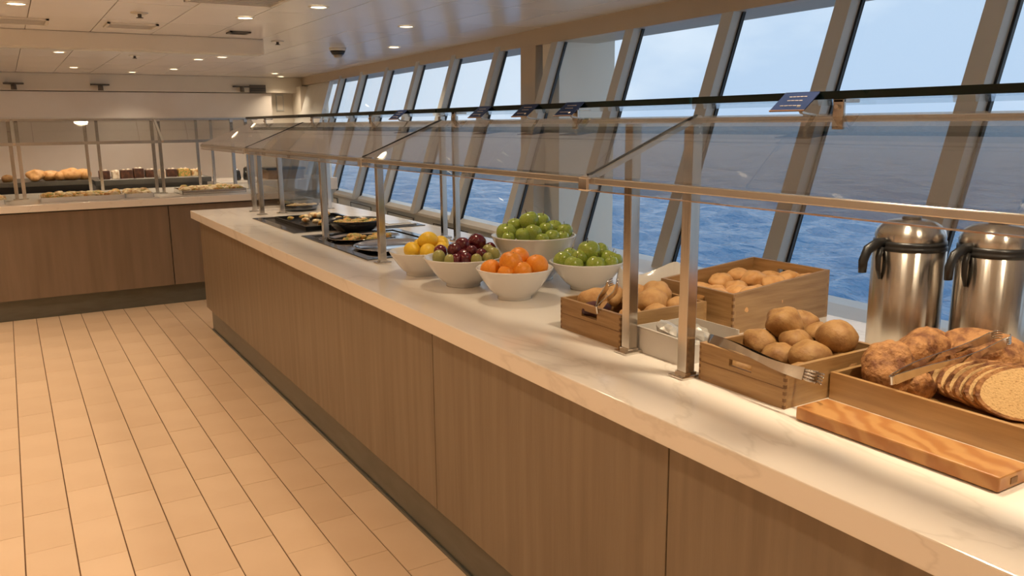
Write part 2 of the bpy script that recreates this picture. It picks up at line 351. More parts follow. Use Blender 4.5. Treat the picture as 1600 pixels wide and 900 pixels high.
struct('trim_6', wprism([(3.385, 2.115), (3.75, 2.115), (3.75, CEIL+.1), (3.385, CEIL+.1)], -3.2, 5.9), 'header', 'tan header boxing above the near windows')
wr = struct('wall_right', wprism([(2.99, 0), (3.2, 0), (3.2, .66), (2.99, .66)], -3.2, 13.35), 'apron', 'grey apron wall below the raked windows')
b = wprism([(2.74, .645), (3.05, .66), (3.12, .70), (3.00, .70), (2.74, .67)], -3.2, 4.3); part('sill', b, 'sill', wr)
b = wprism([(2.955, .645), (3.05, .66), (3.12, .70), (3.00, .70), (2.955, .67)], 4.3, 13.35); part('sill', b, 'sill', wr)
for v in (5.2, 6.35, 7.6, 8.9, 10.2):
    f = wprism([(2.978, .12), (2.991, .12), (2.991, .6), (2.978, .6)], v, v+.75); part('access_panel', f, 'apron', wr)
    f = B()
    for a, c, d, e2 in ((v, v+.75, .12, .128), (v, v+.75, .592, .6), (v, v+.01, .12, .6), (v+.74, v+.75, .12, .6)):
        f2 = wprism([(2.974, d), (2.979, d), (2.979, e2), (2.974, e2)], a, c); f.add(f2.v, f2.f)
    part('panel_gap', f, 'gasket', wr)
mv = [-2.6, -1.75, -.95, -.2, .5, 1.25, 2.06, 2.84, 3.65, 4.58, 5.54, 6.51, 7.44, 8.36, 9.31, 10.25, 11.15]
DEP, MW = .075, .095
for i, v in enumerate(mv):
    v2 = mv[i+1] if i+1 < len(mv) else 11.9
    w = bpy.data.objects.new('window_%d' % (i+1), None); C.objects.link(w); w['kind'] = 'structure'; w['label'] = 'raked ship window pane with painted mullion'
    w.location = W(3.0, v, .7); lo = Vector(w.location)
    def wp(name, poly, a, c, m, parent):
        bb = wprism(poly, a, c).move(tuple(-lo)); return part(name, bb, m, parent)
    z0, z1 = .66, 2.2
    ml = wp('mullion', [(ug(z0)-DEP, z0), (ug(z0)+.01, z0), (ug(z1)+.01, z1), (ug(z1)-DEP, z1)], v, v+MW, 'mull', w)
    wp('gasket', [(ug(z0)-.012, z0), (ug(z0)+.008, z0), (ug(z1)+.008, z1), (ug(z1)-.012, z1)], v-.012, v, 'gasket', ml)
    wp('pane', [(ug(z0)-.001, z0), (ug(z0)+.005, z0), (ug(z1)+.005, z1), (ug(z1)-.001, z1)], v+MW, v2-.012, 'glass_win', w)
struct('trim_7', wprism([(ug(.66)-.01, .66), (ug(.66)+.05, .66), (ug(2.2)+.05, 2.2), (ug(2.2)-.01, 2.2)], 11.9, 13.35), 'sill', 'cream panel closing the window band at the far corner')
struct('trim_8', wprism([(3.405, 0), (3.92, 0), (3.92, 2.2), (3.405, 2.2)], 5.55, 5.80), 'cream', 'cream structural column beside the windows')
# leaning bulkhead strip next to the column
b = B(); vs = []
for (u, z, va, vb) in ((3.40, 2.13, 5.90, 6.15), (3.23, .66, 5.66, 5.86)):
    vs += [W(u, va, z), W(u, vb, z), W(u+.10, vb, z), W(u+.10, va, z)]
b.add(vs, [(0, 1, 2, 3), (7, 6, 5, 4), (0, 4, 5, 1), (1, 5, 6, 2), (2, 6, 7, 3), (3, 7, 4, 0)])
struct('trim_9', b, 'header', 'tan leaning frame strip left of the cream column')

# sea
def sea():
    n1, n2 = 360, 460
    th = np.linspace(-.35, PI-.9, n1); r = 8*np.exp(np.linspace(0, math.log(9000/8), n2))
    Tt, R = np.meshgrid(th, r, indexing='ij'); X = 5+R*np.cos(Tt); Y = R*np.sin(Tt); Z = np.full_like(X, -9.0)
    rs = np.random.RandomState(4); att = np.clip(1-(R-120)/380, 0, 1)
    for k in range(26):
        lam = 1.6*1.14**k if k < 20 else rs.uniform(2, 7); amp = .017*lam**.85; a = .9+rs.normal()*.55; kx, ky = math.cos(a)*2*PI/lam, math.sin(a)*2*PI/lam
        step = R*0.0155; fade = np.clip(lam/(2.5*step)-.6, 0, 1)
        s = np.sin(kx*X+ky*Y+rs.uniform(0, 6.28)); Z += att*fade*amp*(1.2*(1-np.abs(s))-.6+.4*s)
    v = np.stack([X, Y, Z], -1).reshape(-1, 3)
    i, j = np.meshgrid(np.arange(n1-1), np.arange(n2-1), indexing='ij'); q = (i*n2+j).ravel()
    F = np.stack([q, q+1, q+n2+1, q+n2], -1)
    me = bpy.data.meshes.new('sea'); me.vertices.add(len(v)); me.vertices.foreach_set('co', v.ravel()); me.loops.add(F.size); me.loops.foreach_set('vertex_index', F.ravel().astype(np.int32))
    me.polygons.add(len(F)); me.polygons.foreach_set('loop_start', np.arange(0, F.size, 4, dtype=np.int32)); me.polygons.foreach_set('loop_total', np.full(len(F), 4, dtype=np.int32))
    me.polygons.foreach_set('use_smooth', np.ones(len(F), dtype=bool)); me.update(); me.validate(); me.materials.append(M['sea'])
    o = link('sea', me); o['kind'] = 'structure'; o['label'] = 'blue choppy sea outside the windows'
sea()

# ================================================================== NEAR COUNTER
XC, XB, YN, YE, TH = 1.113, 2.20, -1.2, 6.42, .0567
base = thing('counter_base', (1.165, 2.4, 0), 'long brown oak front base carrying the white buffet countertop by the windows', 'counter')
def rel(bb, o): return bb.move(tuple(-Vector(o)))
O = (1.165, 2.4, 0)
part('carcass', rel(B().box((1.20, YN+.05, .17), (2.12, YE-.07, .9-TH)), O), 'kick', base)
for a, c in ((YN+.05, .10), (.10, 1.268), (1.268, 2.45), (2.45, YE-.045)):
    part('front_panel', rel(B().box((1.165, a+.002, .172), (1.198, c-.002, .9-TH-.012), .0015), O), 'oak', base)
part('end_panel', rel(B().box((1.17, YE-.07, .172), (2.12, YE-.045, .9-TH-.012), .0015), O), 'oak', base)
part('toe_kick', rel(B().box((1.19, YN+.1, 0), (2.08, YE-.10, .172)), O), 'kick', base)
part('skirting', rel(B().box((1.181, YN+.1, 0), (1.19, YE-.095, .012), .002), O), 'kick', base)
ct = link('countertop', B().box((XC, YN, .9-TH), (XB, YE, .9), .003).mesh('countertop', 'slab')); tag(ct, 'long white marbled countertop of the near buffet', 'countertop')

# ---- sneeze guard
gd = thing('sneeze_guard', (1.36, 2.4, .9), 'long steel and glass sneeze guard standing on the near white countertop', 'sneeze guard')
GO = (1.36, 2.4, .9)
def gp(name, b, m, parent=gd, label=None): return part(name, rel(b, GO), m, parent, label)
ZR, ZL, XR, XL = 1.515, 1.390, 1.37, 1.06
def post(x, y, top, w=.015):
    o = gp('post', B().box((x-w, y-w, .9), (x+w, y+w, top), .0015), 'steel')
    part('foot_plate', rel(B().box((x-.034, y-.026, .9), (x+.034, y+.026, .908), .003).box((x-w-.003, y-w-.003, .907), (x+w+.003, y+w+.003, .914)), GO), 'chrome', o)
for x, y in ((1.385, 1.676), (1.362, 1.432), (1.385, .02), (1.362, -.23), (1.392, 3.42), (1.425, 4.29), (1.475, 5.783), (1.62, 5.80), (1.486, 6.03)):
    post(x, y, ZR-.008 if x < 1.4 else 1.44)
for x, y in ((2.0, 3.86), (2.0, 4.01), (2.0, -.6), (2.0, 5.9)): post(x, y, 1.551, .014)
gp('upper_rail', B().box((XR-.011, -1.1, ZR-.006), (XR+.011, 5.60, ZR+.006), .002), 'rail')
lr = gp('lower_rail', B().box((XL-.003, -1.1, ZL-.007), (XL+.011, 5.55, ZL+.007), .002), 'rail')
part('glass_lip', rel(B().box((XL+.001, -1.1, ZL-.020), (XL+.005, 5.55, ZL-.0075)), GO), 'glass_guard', lr)
part('lip_edge', rel(B().box((XL, -1.1, ZL-.0225), (XL+.006, 5.55, ZL-.0202)), GO), 'copper', lr)
joints = [-1.1, .08, 1.432, 2.75, 4.40, 5.55]
for j in joints[1:-1]:
    ar = gp('slanted_arm', B().sweep([(XL-.01, j, ZL+.004), (XL+.02, j, ZL+.012), (XR-.02, j, ZR-.002), (XR+.005, j, ZR+.006)], [(.012, .005)]*4), 'rail')
    part('dark_gasket', rel(B().sweep([(XL, j, ZL+.0125), (XL+.02, j, ZL+.0185), (XR-.02, j, ZR+.0045), (XR, j, ZR+.011)], [(.0035, .0018)]*4), GO), 'gasket', ar)
    gp('corner_clamp', B().box((XL-.014, j-.018, ZL-.022), (XL+.018, j+.018, ZL+.008), .004), 'chrome')
for a, c in zip(joints[:-1], joints[1:]):
    s = (ZR-ZL)/(XR-XL); q = B(); x0, x1 = XL+.002, XR-.004
    q.prism([(x0, ZL+.006), (x1, ZL+.006+s*(x1-x0)), (x1, ZL+.012+s*(x1-x0)), (x0, ZL+.012)], 1, a+.006, c-.006)
    gp('glass_pane', q, 'glass_guard')
    q = B().box((1.36, a+.004, 1.553), (2.03, c-.004, 1.565)); sh = gp('glass_shelf', q, 'glass_shelf')
    part('glass_edge', rel(B().box((1.350, a+.004, 1.5515), (1.3598, c-.004, 1.5665)), GO), 'edge', sh)
for y in (.30, 1.037, 1.89, 2.62, 3.4, 4.2, 5.1):
    bk = gp('shelf_bracket', B().box((1.352, y-.012, 1.495), (1.360, y+.012, 1.552), .002).box((1.352, y-.012, 1.545), (1.40, y+.012, 1.5515), .001), 'steel')
    part('bolt', rel(B().cyl((0, 0, 0), .004, .006, 10).rot('Y', -PI/2).move((1.352, y, 1.537)), GO), 'chrome', bk)
gp('end_glass', B().box((1.5, 6.06, .915), (2.0, 6.066, 1.42)), 'glass_guard')
gp('divider_glass', B().box((1.62, 5.83, .915), (1.95, 5.835, 1.36)), 'glass_guard')

# ---- sign cards
def card(y, label, rz=0):
    r = thing('sign_card', (1.375, y, 1.521), label, 'sign', 'navy name cards clipped along the guard rail', rz)
    pl = B().box((-.0012, -.042, 0), (.0012, .042, .058), .0008); ang = math.radians(52)
    part('card', pl.rot('Y', ang).move((-.068, 0, .010)), 'navy', r)
    ln = B()
    for k, (h, wd) in enumerate(((.042, .022), (.030, .019), (.014, .026))):
        n = 5 if wd > .02 else 4; st = 2*wd/n
        for q in range(n): ln.box((-.0019, -wd+q*st+.001, h-.0008), (-.0011, -wd+(q+1)*st-.001, h+.0008))
    part('printed_lines', ln.rot('Y', ang).move((-.068, 0, .010)), 'print', r)
    part('card_edge', B().box((-.0014, -.0425, -.0012), (.0014, .0425, .0012)).rot('Y', ang).move((-.068, 0, .010)), 'bronze', r)
    part('clip_stem', B().sweep([(-.060, -.022, .018), (-.05, -.022, .006), (-.012, -.022, .001)], [(.004, .002)]*3).box((-.008, -.028, -.004), (.010, -.017, .001), .001), 'rail', r)
    return r
card(1.120, 'navy sign card on the rail in front of the bread crates, nearest and largest')
card(1.885, 'navy sign card on the rail right above the green apple bowls')
card(2.110, 'navy sign card on the rail, next beyond the one above the apple bowls')
card(2.385, 'small dark sign card on the rail above the grape bowl, edge-on')
card(3.045, 'smallest navy sign card far along the rail, above the hot wells')

# ---- hot wells
def well(y0, y1, label, kind):
    x0, x1 = 1.357, 1.93; o = (x0, y0, .9)
    r = thing('hot_well', o, label, 'food warmer', 'drop-in wells in the near countertop')
    w, d = x1-x0, y1-y0; f = B(); t = .045
    f.box((0, 0, .0005), (w, t, .007), .0015).box((0, d-t, .0005), (w, d, .007), .0015).box((0, t, .0005), (t, d-t, .007), .0015).box((w-t, t, .0005), (w, d-t, .007), .0015)
    part('frame', f, 'darkglass', r); part('frame_edge', B().box((-.004, -.004, .0003), (w+.004, 0, .004)).box((-.004, 0, .0003), (0, d, .004)).box((w, 0, .0003), (w+.004, d, .004)).box((-.004, d, .0003), (w+.004, d+.004, .004)), 'chrome', r)
    part('well_floor', B().box((t, t, .0003), (w-t, d-t, .002)), 'chrome' if kind else 'blackware', r)
    return r, w, d, t
w1, w, d, t = well(4.65, 5.57, 'black framed hot well at the far end of the counter, with a dark food tray', 0)
w2, w, d, t = well(3.51, 4.505, 'black framed hot well next to the fruit bowls, with shiny oval platters', 1)
def oval(name, x, y, a, bb, label, filled=None, grp=None):
    r = thing(name, (x, y, .903), label, 'platter', grp)
    q = B(); n = 32; prof = [(.86, .002), (.90, .006), (.97, .010), (1.0, .012), (1.0, .014), (.96, .013), (.88, .008), (.82, .0045), (.0, .0045)]
    q.lathe(prof, n); q.v = [(v[0]*a, v[1]*bb, v[2]) for v in q.v]; part('dish', q, 'chrome', r)
    if filled:
        q = B(); rn = random.Random(int(x*1000)); 
        for k in range(26):
            an = rn.uniform(0, 6.28); rad = rn.uniform(0, .68)**.7; q.blob((math.cos(an)*rad*a, math.sin(an)*rad*bb, .010), .018, (1.2, 1, .55), .2, k, 7, 5)
        part('food', q, filled, r, kind='stuff')
    return r
oval('oval_platter', 1.63, 3.82, .215, .235, 'shiny empty oval steel platter in the near hot well, behind the steel post')
oval('oval_platter', 1.62, 4.22, .20, .15, 'oval steel platter with green and yellow food under the black dish edge', 'food1')
def foodtray(x, y, wx, wy, z, label, m1, m2, name='food_tray', trim='chrome', seed=1, n=40, cat='tray'):
    r = thing(name, (x, y, z), label, cat); q = B(); rh = .038 if name == 'food_platter' else .022
    q.box((-wx/2, -wy/2, 0), (wx/2, wy/2, .003)); 
    for a, c in (((-wx/2, -wy/2, 0), (wx/2, -wy/2+.008, rh)), ((-wx/2, wy/2-.008, 0), (wx/2, wy/2, rh)), ((-wx/2, -wy/2, 0), (-wx/2+.008, wy/2, rh)), ((wx/2-.008, -wy/2, 0), (wx/2, wy/2, rh))): q.box(a, c, .002)
    part('pan', q, trim, r); rn = random.Random(seed)
    for mm, nm in ((m1, 'food'), (m2, 'garnish')):
        q = B()
        for k in range(n if nm == 'food' else n//2):
            q.blob((rn.uniform(-wx/2+.03, wx/2-.03), rn.uniform(-wy/2+.03, wy/2-.03), rh*.9-.006+rn.uniform(0, .016)), rn.uniform(.016, .028)*(1.3 if rh > .03 else 1), (1.2, 1, .7), .25, k, 7, 5)
        part(nm, q, mm, r, kind='stuff')
    return r
foodtray(1.66, 5.08, .40, .66, .9025, 'dark tray of pale mixed salad scraps in the far hot well', 'food2', 'food1', 'salad_tray', 'blackware', 3, 14)
def dish(x, y, r_, rb, h, label, m, z=.9):
    r = thing('round_dish', (x, y, z), label, 'dish'); t = .006
    part('dish_body', B().lathe([(0, 0), (rb, 0), (rb+.012, .004), (r_-.004, h*.8), (r_, h), (r_-.003, h+.002), (r_-t-.004, h*.8), (rb, t+.002), (0, t)], 32), 'blackware', r)
    q = B(); rn = random.Random(int(y*100))
    for k in range(46):
        an = rn.uniform(0, 6.28); rad = math.sqrt(rn.random())*(r_-.035); q.blob((math.cos(an)*rad, math.sin(an)*rad, h*.72+rn.uniform(0, .010)), rn.uniform(.014, .022), (1.2, 1, .6), .25, k, 7, 5)
    part('food', q, m, r, kind='stuff'); return r
dish(1.70, 4.57, .165, .10, .060, 'round black dish of colourful vegetables between the two hot wells', 'food1', .9075)
dish(1.80, 5.95, .13, .10, .04, 'low black covered dish of grey food near the far counter end', 'food2')
pl = thing('service_tray', (2.02, 4.74, .9), 'white plate on a black mat behind the round black dish', 'plate')
part('mat', B().box((-.13, -.17, 0), (.13, .17, .004), .001), 'blackware', pl); part('plate', B().box((-.10, -.11, .004), (.10, .11, .012), .003).box((-.075, -.085, .012), (.075, .085, .016), .002), 'china', pl)

# ---- bowls
def bowl(x, y, R, rb, h, label):
    r = thing('fruit_bowl', (x, y, .9), label, 'bowl', 'white china fruit bowls on the countertop'); t = .005
    out = [(rb*.9, 0), (rb, 0), (rb, .008), (rb*1.02, .012)]; k = 9
    for i in range(1, k+1):
        s = i/k; out.append((rb*1.02+(R-rb*1.02)*(s**.74), .012+(h-.012)*s))
    inn = [(p[0]-t, p[1]+.002) for p in reversed(out[4:])]
    part('bowl_body', B().lathe([(0, .004)]+out+[(R+.0015, h+.003), (R-.002, h+.005)]+inn+[(rb*.7, .016), (0, .014)], 48), 'china', r)
    return r
bowl(1.424, 3.071, .133, .066, .096, 'white bowl of lemons, farthest left of the fruit bowls')
bowl(1.456, 2.767, .151, .067, .108, 'white bowl of dark plums and grapes, between lemons and oranges')
bowl(1.497, 2.453, .1375, .062, .107, 'white bowl of oranges nearest the counter edge')
bowl(1.814, 2.45, .141, .063, .102, 'smaller white bowl of green apples beside the bread crate')
bowl(1.754, 2.726, .168, .077, .173, 'tall large white bowl of green apples at the back')

# ---- fruit
FM = {}
FM['orange'] = B().blob((0, 0, 0), 1, (1, 1, .95), .02, 2, 20, 14, dimple=.03).mesh('orange', 'orange')
q = B().blob((0, 0, 0), 1, (1, 1, 1), .02, 3, 18, 16); q.v = [(x*(1+.0), y, z*(1.12+.12*max(0, abs(z)-.85)/.15)) for x, y, z in q.v]; q.rot('Y', 1.3); FM['lemon'] = q.mesh('lemon', 'lemon')
FM['apple'] = B().blob((0, 0, 0), 1, (1.0, 1.0, .93), .035, 5, 20, 16, dimple=.22).mesh('apple', 'apple')
FM['plum'] = B().blob((0, 0, 0), 1, (1, 1, 1.03), .03, 5, 18, 12, dimple=.05).mesh('plum', 'plum')
FM['grape'] = B().blob((0, 0, 0), 1, (1, 1.0, 1.15), .03, 8, 16, 10).mesh('grape', 'pgreen')
FM['stem'] = B().sweep([(0, 0, .72), (.02, .01, .95), (.07, .03, 1.12)], [(.04, .04), (.03, .03), (.045, .045)], 6).mesh('stem', 'stem')
FM['calyx'] = B().cyl((0, 0, .90), .07, .03, 8, .05).mesh('stem_scar', 'stem')
BW = {'lemons in the white bowl': (1.424, 3.071, .133, .066, .096), 'plums and grapes in the white bowl': (1.456, 2.767, .151, .067, .108), 'oranges in the white bowl': (1.497, 2.453, .1375, .062, .107),
      'green apples in the smaller bowl': (1.814, 2.45, .141, .063, .102), 'green apples in the tall bowl': (1.754, 2.726, .168, .077, .173)}
def fruit(kind, x, y, z, r, label, cat, group, i):
    bx_, by_, R_, rb_, h_ = BW[group]; zz = min(max((z-.9-.012)/(h_-.012), .02), 1); lim = rb_*1.02+(R_-rb_*1.02)*zz**.74-.006-r*(1.02 if z-.9 < h_+.5*r else .8)
    dx, dy = x-bx_, y-by_; dd = math.hypot(dx, dy)
    if dd > lim: x, y = bx_+dx*lim/dd, by_+dy*lim/dd; z += .006
    o = link(kind, FM[kind], None, (x, y, z)); o.scale = (r,)*3; rn = random.Random(i*7+len(kind))
    o.rotation_euler = (rn.uniform(-.5, .5), rn.uniform(-.5, .5), rn.uniform(0, 6)); tag(o, label, cat, group)
    if kind == 'apple': link('stem', FM['stem'], o)
    if kind == 'orange': link('stem_scar', FM['calyx'], o)
LEM = [(1.392, 3.096, 1.0, .034, 'lemon at the left rim of the lemon bowl'), (1.455, 3.150, 1.005, .032, 'lemon half hidden at the back left of the lemon bowl'), (1.462, 3.083, 1.034, .039, 'big round lemon on top of the lemon pile'),
       (1.433, 3.026, .995, .036, 'lemon lying lengthways at the front of the lemon bowl'), (1.522, 3.080, 1.012, .034, 'lemon at the back right of the lemon bowl'), (1.495, 3.018, 1.006, .030, 'small lemon tucked beside the dark plums')]
for i, (x, y, z, r, l) in enumerate(LEM): fruit('lemon', x, y, z, r, l, 'lemon', 'lemons in the white bowl', i)
GR = [(1.534, 2.796, 1.055, .036, 'plum', 'big round dark plum on top right of the plum bowl'), (1.465, 2.783, 1.052, .031, 'plum', 'dark plum on top in the middle of the plum bowl'), (1.428, 2.78, 1.036, .029, 'plum', 'dark plum left of the middle one on the plum pile'),
      (1.395, 2.835, 1.026, .027, 'plum', 'dark plum at the back left of the plum bowl'), (1.365, 2.790, 1.012, .026, 'grape', 'large olive green grape at the left rim of the plum bowl'), (1.380, 2.730, 1.008, .021, 'grape', 'green grape at the front left rim of the plum bowl'),
      (1.405, 2.722, 1.012, .021, 'plum', 'small dark plum at the front left rim'), (1.438, 2.708, 1.012, .025, 'plum', 'dark plum at the front rim centre of the plum bowl'), (1.478, 2.737, 1.032, .025, 'plum', 'small dark plum in the middle front of the plum pile'),
      (1.462, 2.668, 1.010, .022, 'grape', 'pale green grape at the front rim centre'), (1.500, 2.700, 1.024, .024, 'plum', 'dark plum just right of the front centre'), (1.508, 2.665, 1.012, .021, 'grape', 'pale green grape at the front right of the plum bowl'),
      (1.585, 2.775, 1.026, .023, 'plum', 'small dark plum at the back right rim'), (1.552, 2.735, 1.026, .025, 'grape', 'olive green grape behind the front right ones'), (1.553, 2.685, 1.016, .025, 'grape', 'pale green grape at the right rim of the plum bowl'), (1.46, 2.76, .995, .05, 'plum', 'large dark plum low in the middle of the plum bowl'), (1.53, 2.745, .99, .04, 'plum', 'dark plum low on the right in the plum bowl')]
for i, (x, y, z, r, k, l) in enumerate(GR): fruit(k, x, y, z, r, l, k, 'plums and grapes in the white bowl', i)
ORr = [(1.410, 2.47, 1.008, .038, 'orange at the left rim of the orange bowl'), (1.450, 2.40, 1.038, .042, 'large orange on top left of the orange pile'), (1.510, 2.445, 1.045, .038, 'orange on top at the back of the orange pile'),
       (1.406, 2.372, 1.0, .031, 'small orange at the front left rim'), (1.467, 2.350, 1.006, .036, 'orange at the front centre rim of the orange bowl'), (1.545, 2.368, 1.016, .042, 'large orange at the right rim of the orange bowl'), (1.505, 2.41, .99, .04, 'orange low in the middle of the orange bowl'), (1.57, 2.47, .995, .036, 'orange at the back right, mostly hidden')]
for i, (x, y, z, r, l) in enumerate(ORr): fruit('orange', x, y, z, r, l, 'orange', 'oranges in the white bowl', i)
A1 = [(1.662, 2.780, 1.085, .042, 'green apple at the far left rim of the tall bowl'), (1.725, 2.822, 1.105, .034, 'small green apple behind, on the left of the tall bowl pile'), (1.762, 2.770, 1.128, .042, 'big green apple on the very top of the tall bowl'),
      (1.812, 2.760, 1.122, .038, 'green apple on top, right of the highest one'), (1.693, 2.708, 1.082, .031, 'green apple at the front left of the tall bowl'), (1.735, 2.700, 1.088, .037, 'green apple at the front centre of the tall bowl'), (1.640, 2.732, 1.072, .026, 'small green apple low at the left rim of the tall bowl'),
      (1.785, 2.640, 1.074, .032, 'green apple at the front right of centre in the tall bowl'), (1.800, 2.705, 1.098, .030, 'green apple under the top pair, right side'), (1.848, 2.715, 1.098, .034, 'green apple high on the right of the tall bowl'),
      (1.868, 2.675, 1.088, .034, 'green apple at the right rim of the tall bowl'), (1.826, 2.628, 1.072, .026, 'small green apple low at the front right rim of the tall bowl'), (1.735, 2.632, 1.070, .026, 'small green apple at the very front of the tall bowl'), (1.78, 2.77, 1.06, .05, 'green apple low in the middle of the tall bowl')]
for i, (x, y, z, r, l) in enumerate(A1): fruit('apple', x, y, z, r, l, 'apple', 'green apples in the tall bowl', i)
A2 = [(1.735, 2.495, 1.006, .038, 'green apple at the left rim of the smaller apple bowl'), (1.735, 2.425, 1.000, .036, 'green apple at the front left of the smaller apple bowl'), (1.800, 2.375, 1.000, .038, 'green apple at the front centre of the smaller apple bowl'),
      (1.823, 2.450, 1.040, .045, 'big green apple on top of the smaller apple bowl'), (1.780, 2.450, 1.020, .032, 'green apple under the top one, left side'), (1.868, 2.440, 1.038, .032, 'green apple behind right of the top one'),
      (1.874, 2.390, 1.014, .036, 'green apple at the right of the smaller apple bowl'), (1.848, 2.345, 1.002, .026, 'small green apple at the front right of the smaller apple bowl'), (1.900, 2.355, 1.006, .028, 'green apple at the right rim beside the steel post'), (1.785, 2.520, 1.020, .030, 'green apple at the back left of the smaller bowl'), (1.83, 2.43, .975, .045, 'green apple low in the middle of the smaller bowl')]
for i, (x, y, z, r, l) in enumerate(A2): fruit('apple', x, y, z, r, l, 'apple', 'green apples in the smaller bowl', i+30)

# ---- crates
def crate(x0, x1, y0, y1, h, label, hb=None, t=.011, slot='x', seam=True, mname='crate', slots=('l',)):
    """h = height of the front (low x), hb = height of the rear (high x)"""
    hb = hb or h; r = thing('wooden_crate', (x0, y0, .9), label, 'crate', 'wooden bread crates on the countertop'); w, d = x1-x0, y1-y0; me = mname
    hl, hw, hz0, hz1 = d*.50, d*.13, h*.62, h*.80
    def faceboard(xa, xb, hh, cut):
        b = B()
        if not cut: b.box((xa, 0, 0), (xb, d, hh)); return b
        c0, c1 = hl-hw, hl+hw; b.box((xa, 0, 0), (xb, c0, hh)).box((xa, c1, 0), (xb, d, hh)).box((xa, c0, 0), (xb, c1, hh-(h-hz0))).box((xa, c0, hh-(h-hz1)), (xb, c1, hh)); return b
    part('front_board', faceboard(0, t, h, 'l' in slots), me, r); part('back_board', faceboard(w-t, w, hb, 'r' in slots), me, r)
    for ya, yb in ((0, t), (d-t, d)):
        part('side_board', B().prism([(t, 0), (w-t, 0), (w-t, hb), (t, h)], 1, ya, yb), 'crate_x', r)
    part('bottom', B().box((t, t, .002), (w-t, d-t, .010)), me, r)
    if seam:
        if seam != 2: part('board_joint', B().box((-.0006, .004, h*.5-.0008), (.0004, d-.004, h*.5+.0008)), 'cratedark', r)
        q = B(); n = 12
        for k in range(n):
            if k % 2: continue
            za, zb = h*k/n, h*(k+1)/n
            q.box((.0, -.0004, za), (t*.5, .0, zb)).box((-.0004, 0, za), (0, t*.55, zb)).box((-.0004, d-t*.55, za), (0, d, zb))
        part('finger_joint', q, 'cratedark', r)
    return r
crate(1.384, 1.705, 1.714, 2.001, .095, 'low wooden crate of rolls behind the steel post, next to the apple bowl')
crate(1.752, 2.172, 1.655, 1.968, .120, 'tall open wooden crate of golden buns at the back', .151, seam=2, slots=('l', 'r'))
crate(1.375, 1.70, 1.140, 1.400, .092, 'low wooden crate piled with brown rolls, tongs on its front edge')
r = thing('bread_tray', (1.515, .25, .9), 'long shallow wooden tray holding the sliced loaf', 'tray')
part('front_board', B().box((0, 0, 0), (.011, .885, .063), .001), 'tray', r); part('back_board', B().box((.40, 0, 0), (.411, .885, .063), .001), 'tray', r)
part('end_board', B().box((.011, .874, 0), (.40, .885, .063)), 'crate_x', r); part('end_board', B().box((.011, 0, 0), (.40, .011, .063)), 'crate_x', r); part('bottom', B().box((.011, .011, .002), (.40, .874, .01)), 'tray', r)
cb = thing('cutting_board', (1.344, .668, .9), 'thick narrow cutting board of swirly orange-brown wood lying at the counter edge', 'board')
part('board', B().box((0, 0, .002), (.098, .416, .030), .0035), 'board', cb); part('end_peg', B().box((.035, -.0015, .010), (.055, .002, .021)), 'cratedark', cb, 'dark square plug in the end grain')
# white box with packets
bx = thing('packet_box', (1.41, 1.498, .9), 'small white metal box of packets between the two steel posts', 'box')
q = B(); q.box((0, 0, 0), (.003, .19, .068)).box((.20, 0, 0), (.203, .19, .068)).box((.003, 0, 0), (.20, .003, .05)).box((.003, .187, 0), (.20, .19, .068)).box((.003, .003, .001), (.20, .187, .004))
part('box_wall', q, 'whitebox', bx); part('rim_roll', B().sweep([(0, 0, .068), (0, .06, .069), (0, .12, .070), (0, .19, .070)], [(.003, .0025)]*4, 6), 'whitebox', bx)
def packet(x, y, z, s, seed, label):
    q = B().blob((0, 0, 0), s, (1.1, .8, .45), .35, seed, 9, 6).rot('X', .4).rot('Z', seed)
    for f in range(len(q.sm)): q.sm[f] = False
    o = link('snack_packet', q.mesh('snack_packet', 'paper'), None, (x, y, z)); tag(o, label, 'packet', 'crumpled packets in the white box')
packet(1.46, 1.60, .965, .045, 1, 'large crumpled silver packet on top in the white box'); packet(1.53, 1.56, .945, .04, 2, 'crumpled packet at the back of the white box'); packet(1.46, 1.53, .938, .035, 3, 'darker crumpled packet at the near end of the white box'); packet(1.58, 1.64, .94, .04, 5, 'crumpled packet against the tall crate')

# white liner sheet behind the far crate
q = B(); n = 14
pth = [(1.90+.05*math.sin(i*.42), 2.06+.022*i) for i in range(n)]
for k, (x, y) in enumerate(pth): q.v += [(x, y, .9), (x+.02, y, .9+.10+.03*math.sin(k*.5)), (x+.0215, y, .9+.10+.03*math.sin(k*.5)), (x+.0015, y, .9)]
for k in range(n-1):
    for j in range(4): q.f.append((k*4+j, k*4+(j+1) % 4, k*4+4+(j+1) % 4, k*4+4+j)); q.sm.append(True)
q.f += [(3, 2, 1, 0), (n*4-4, n*4-3, n*4-2, n*4-1)]; q.sm += [False, False]
o = link('liner_sheet', q.mesh('liner_sheet', 'china')); tag(o, 'curved white liner sheet standing behind the far roll crate, between the two steel posts', 'sheet')
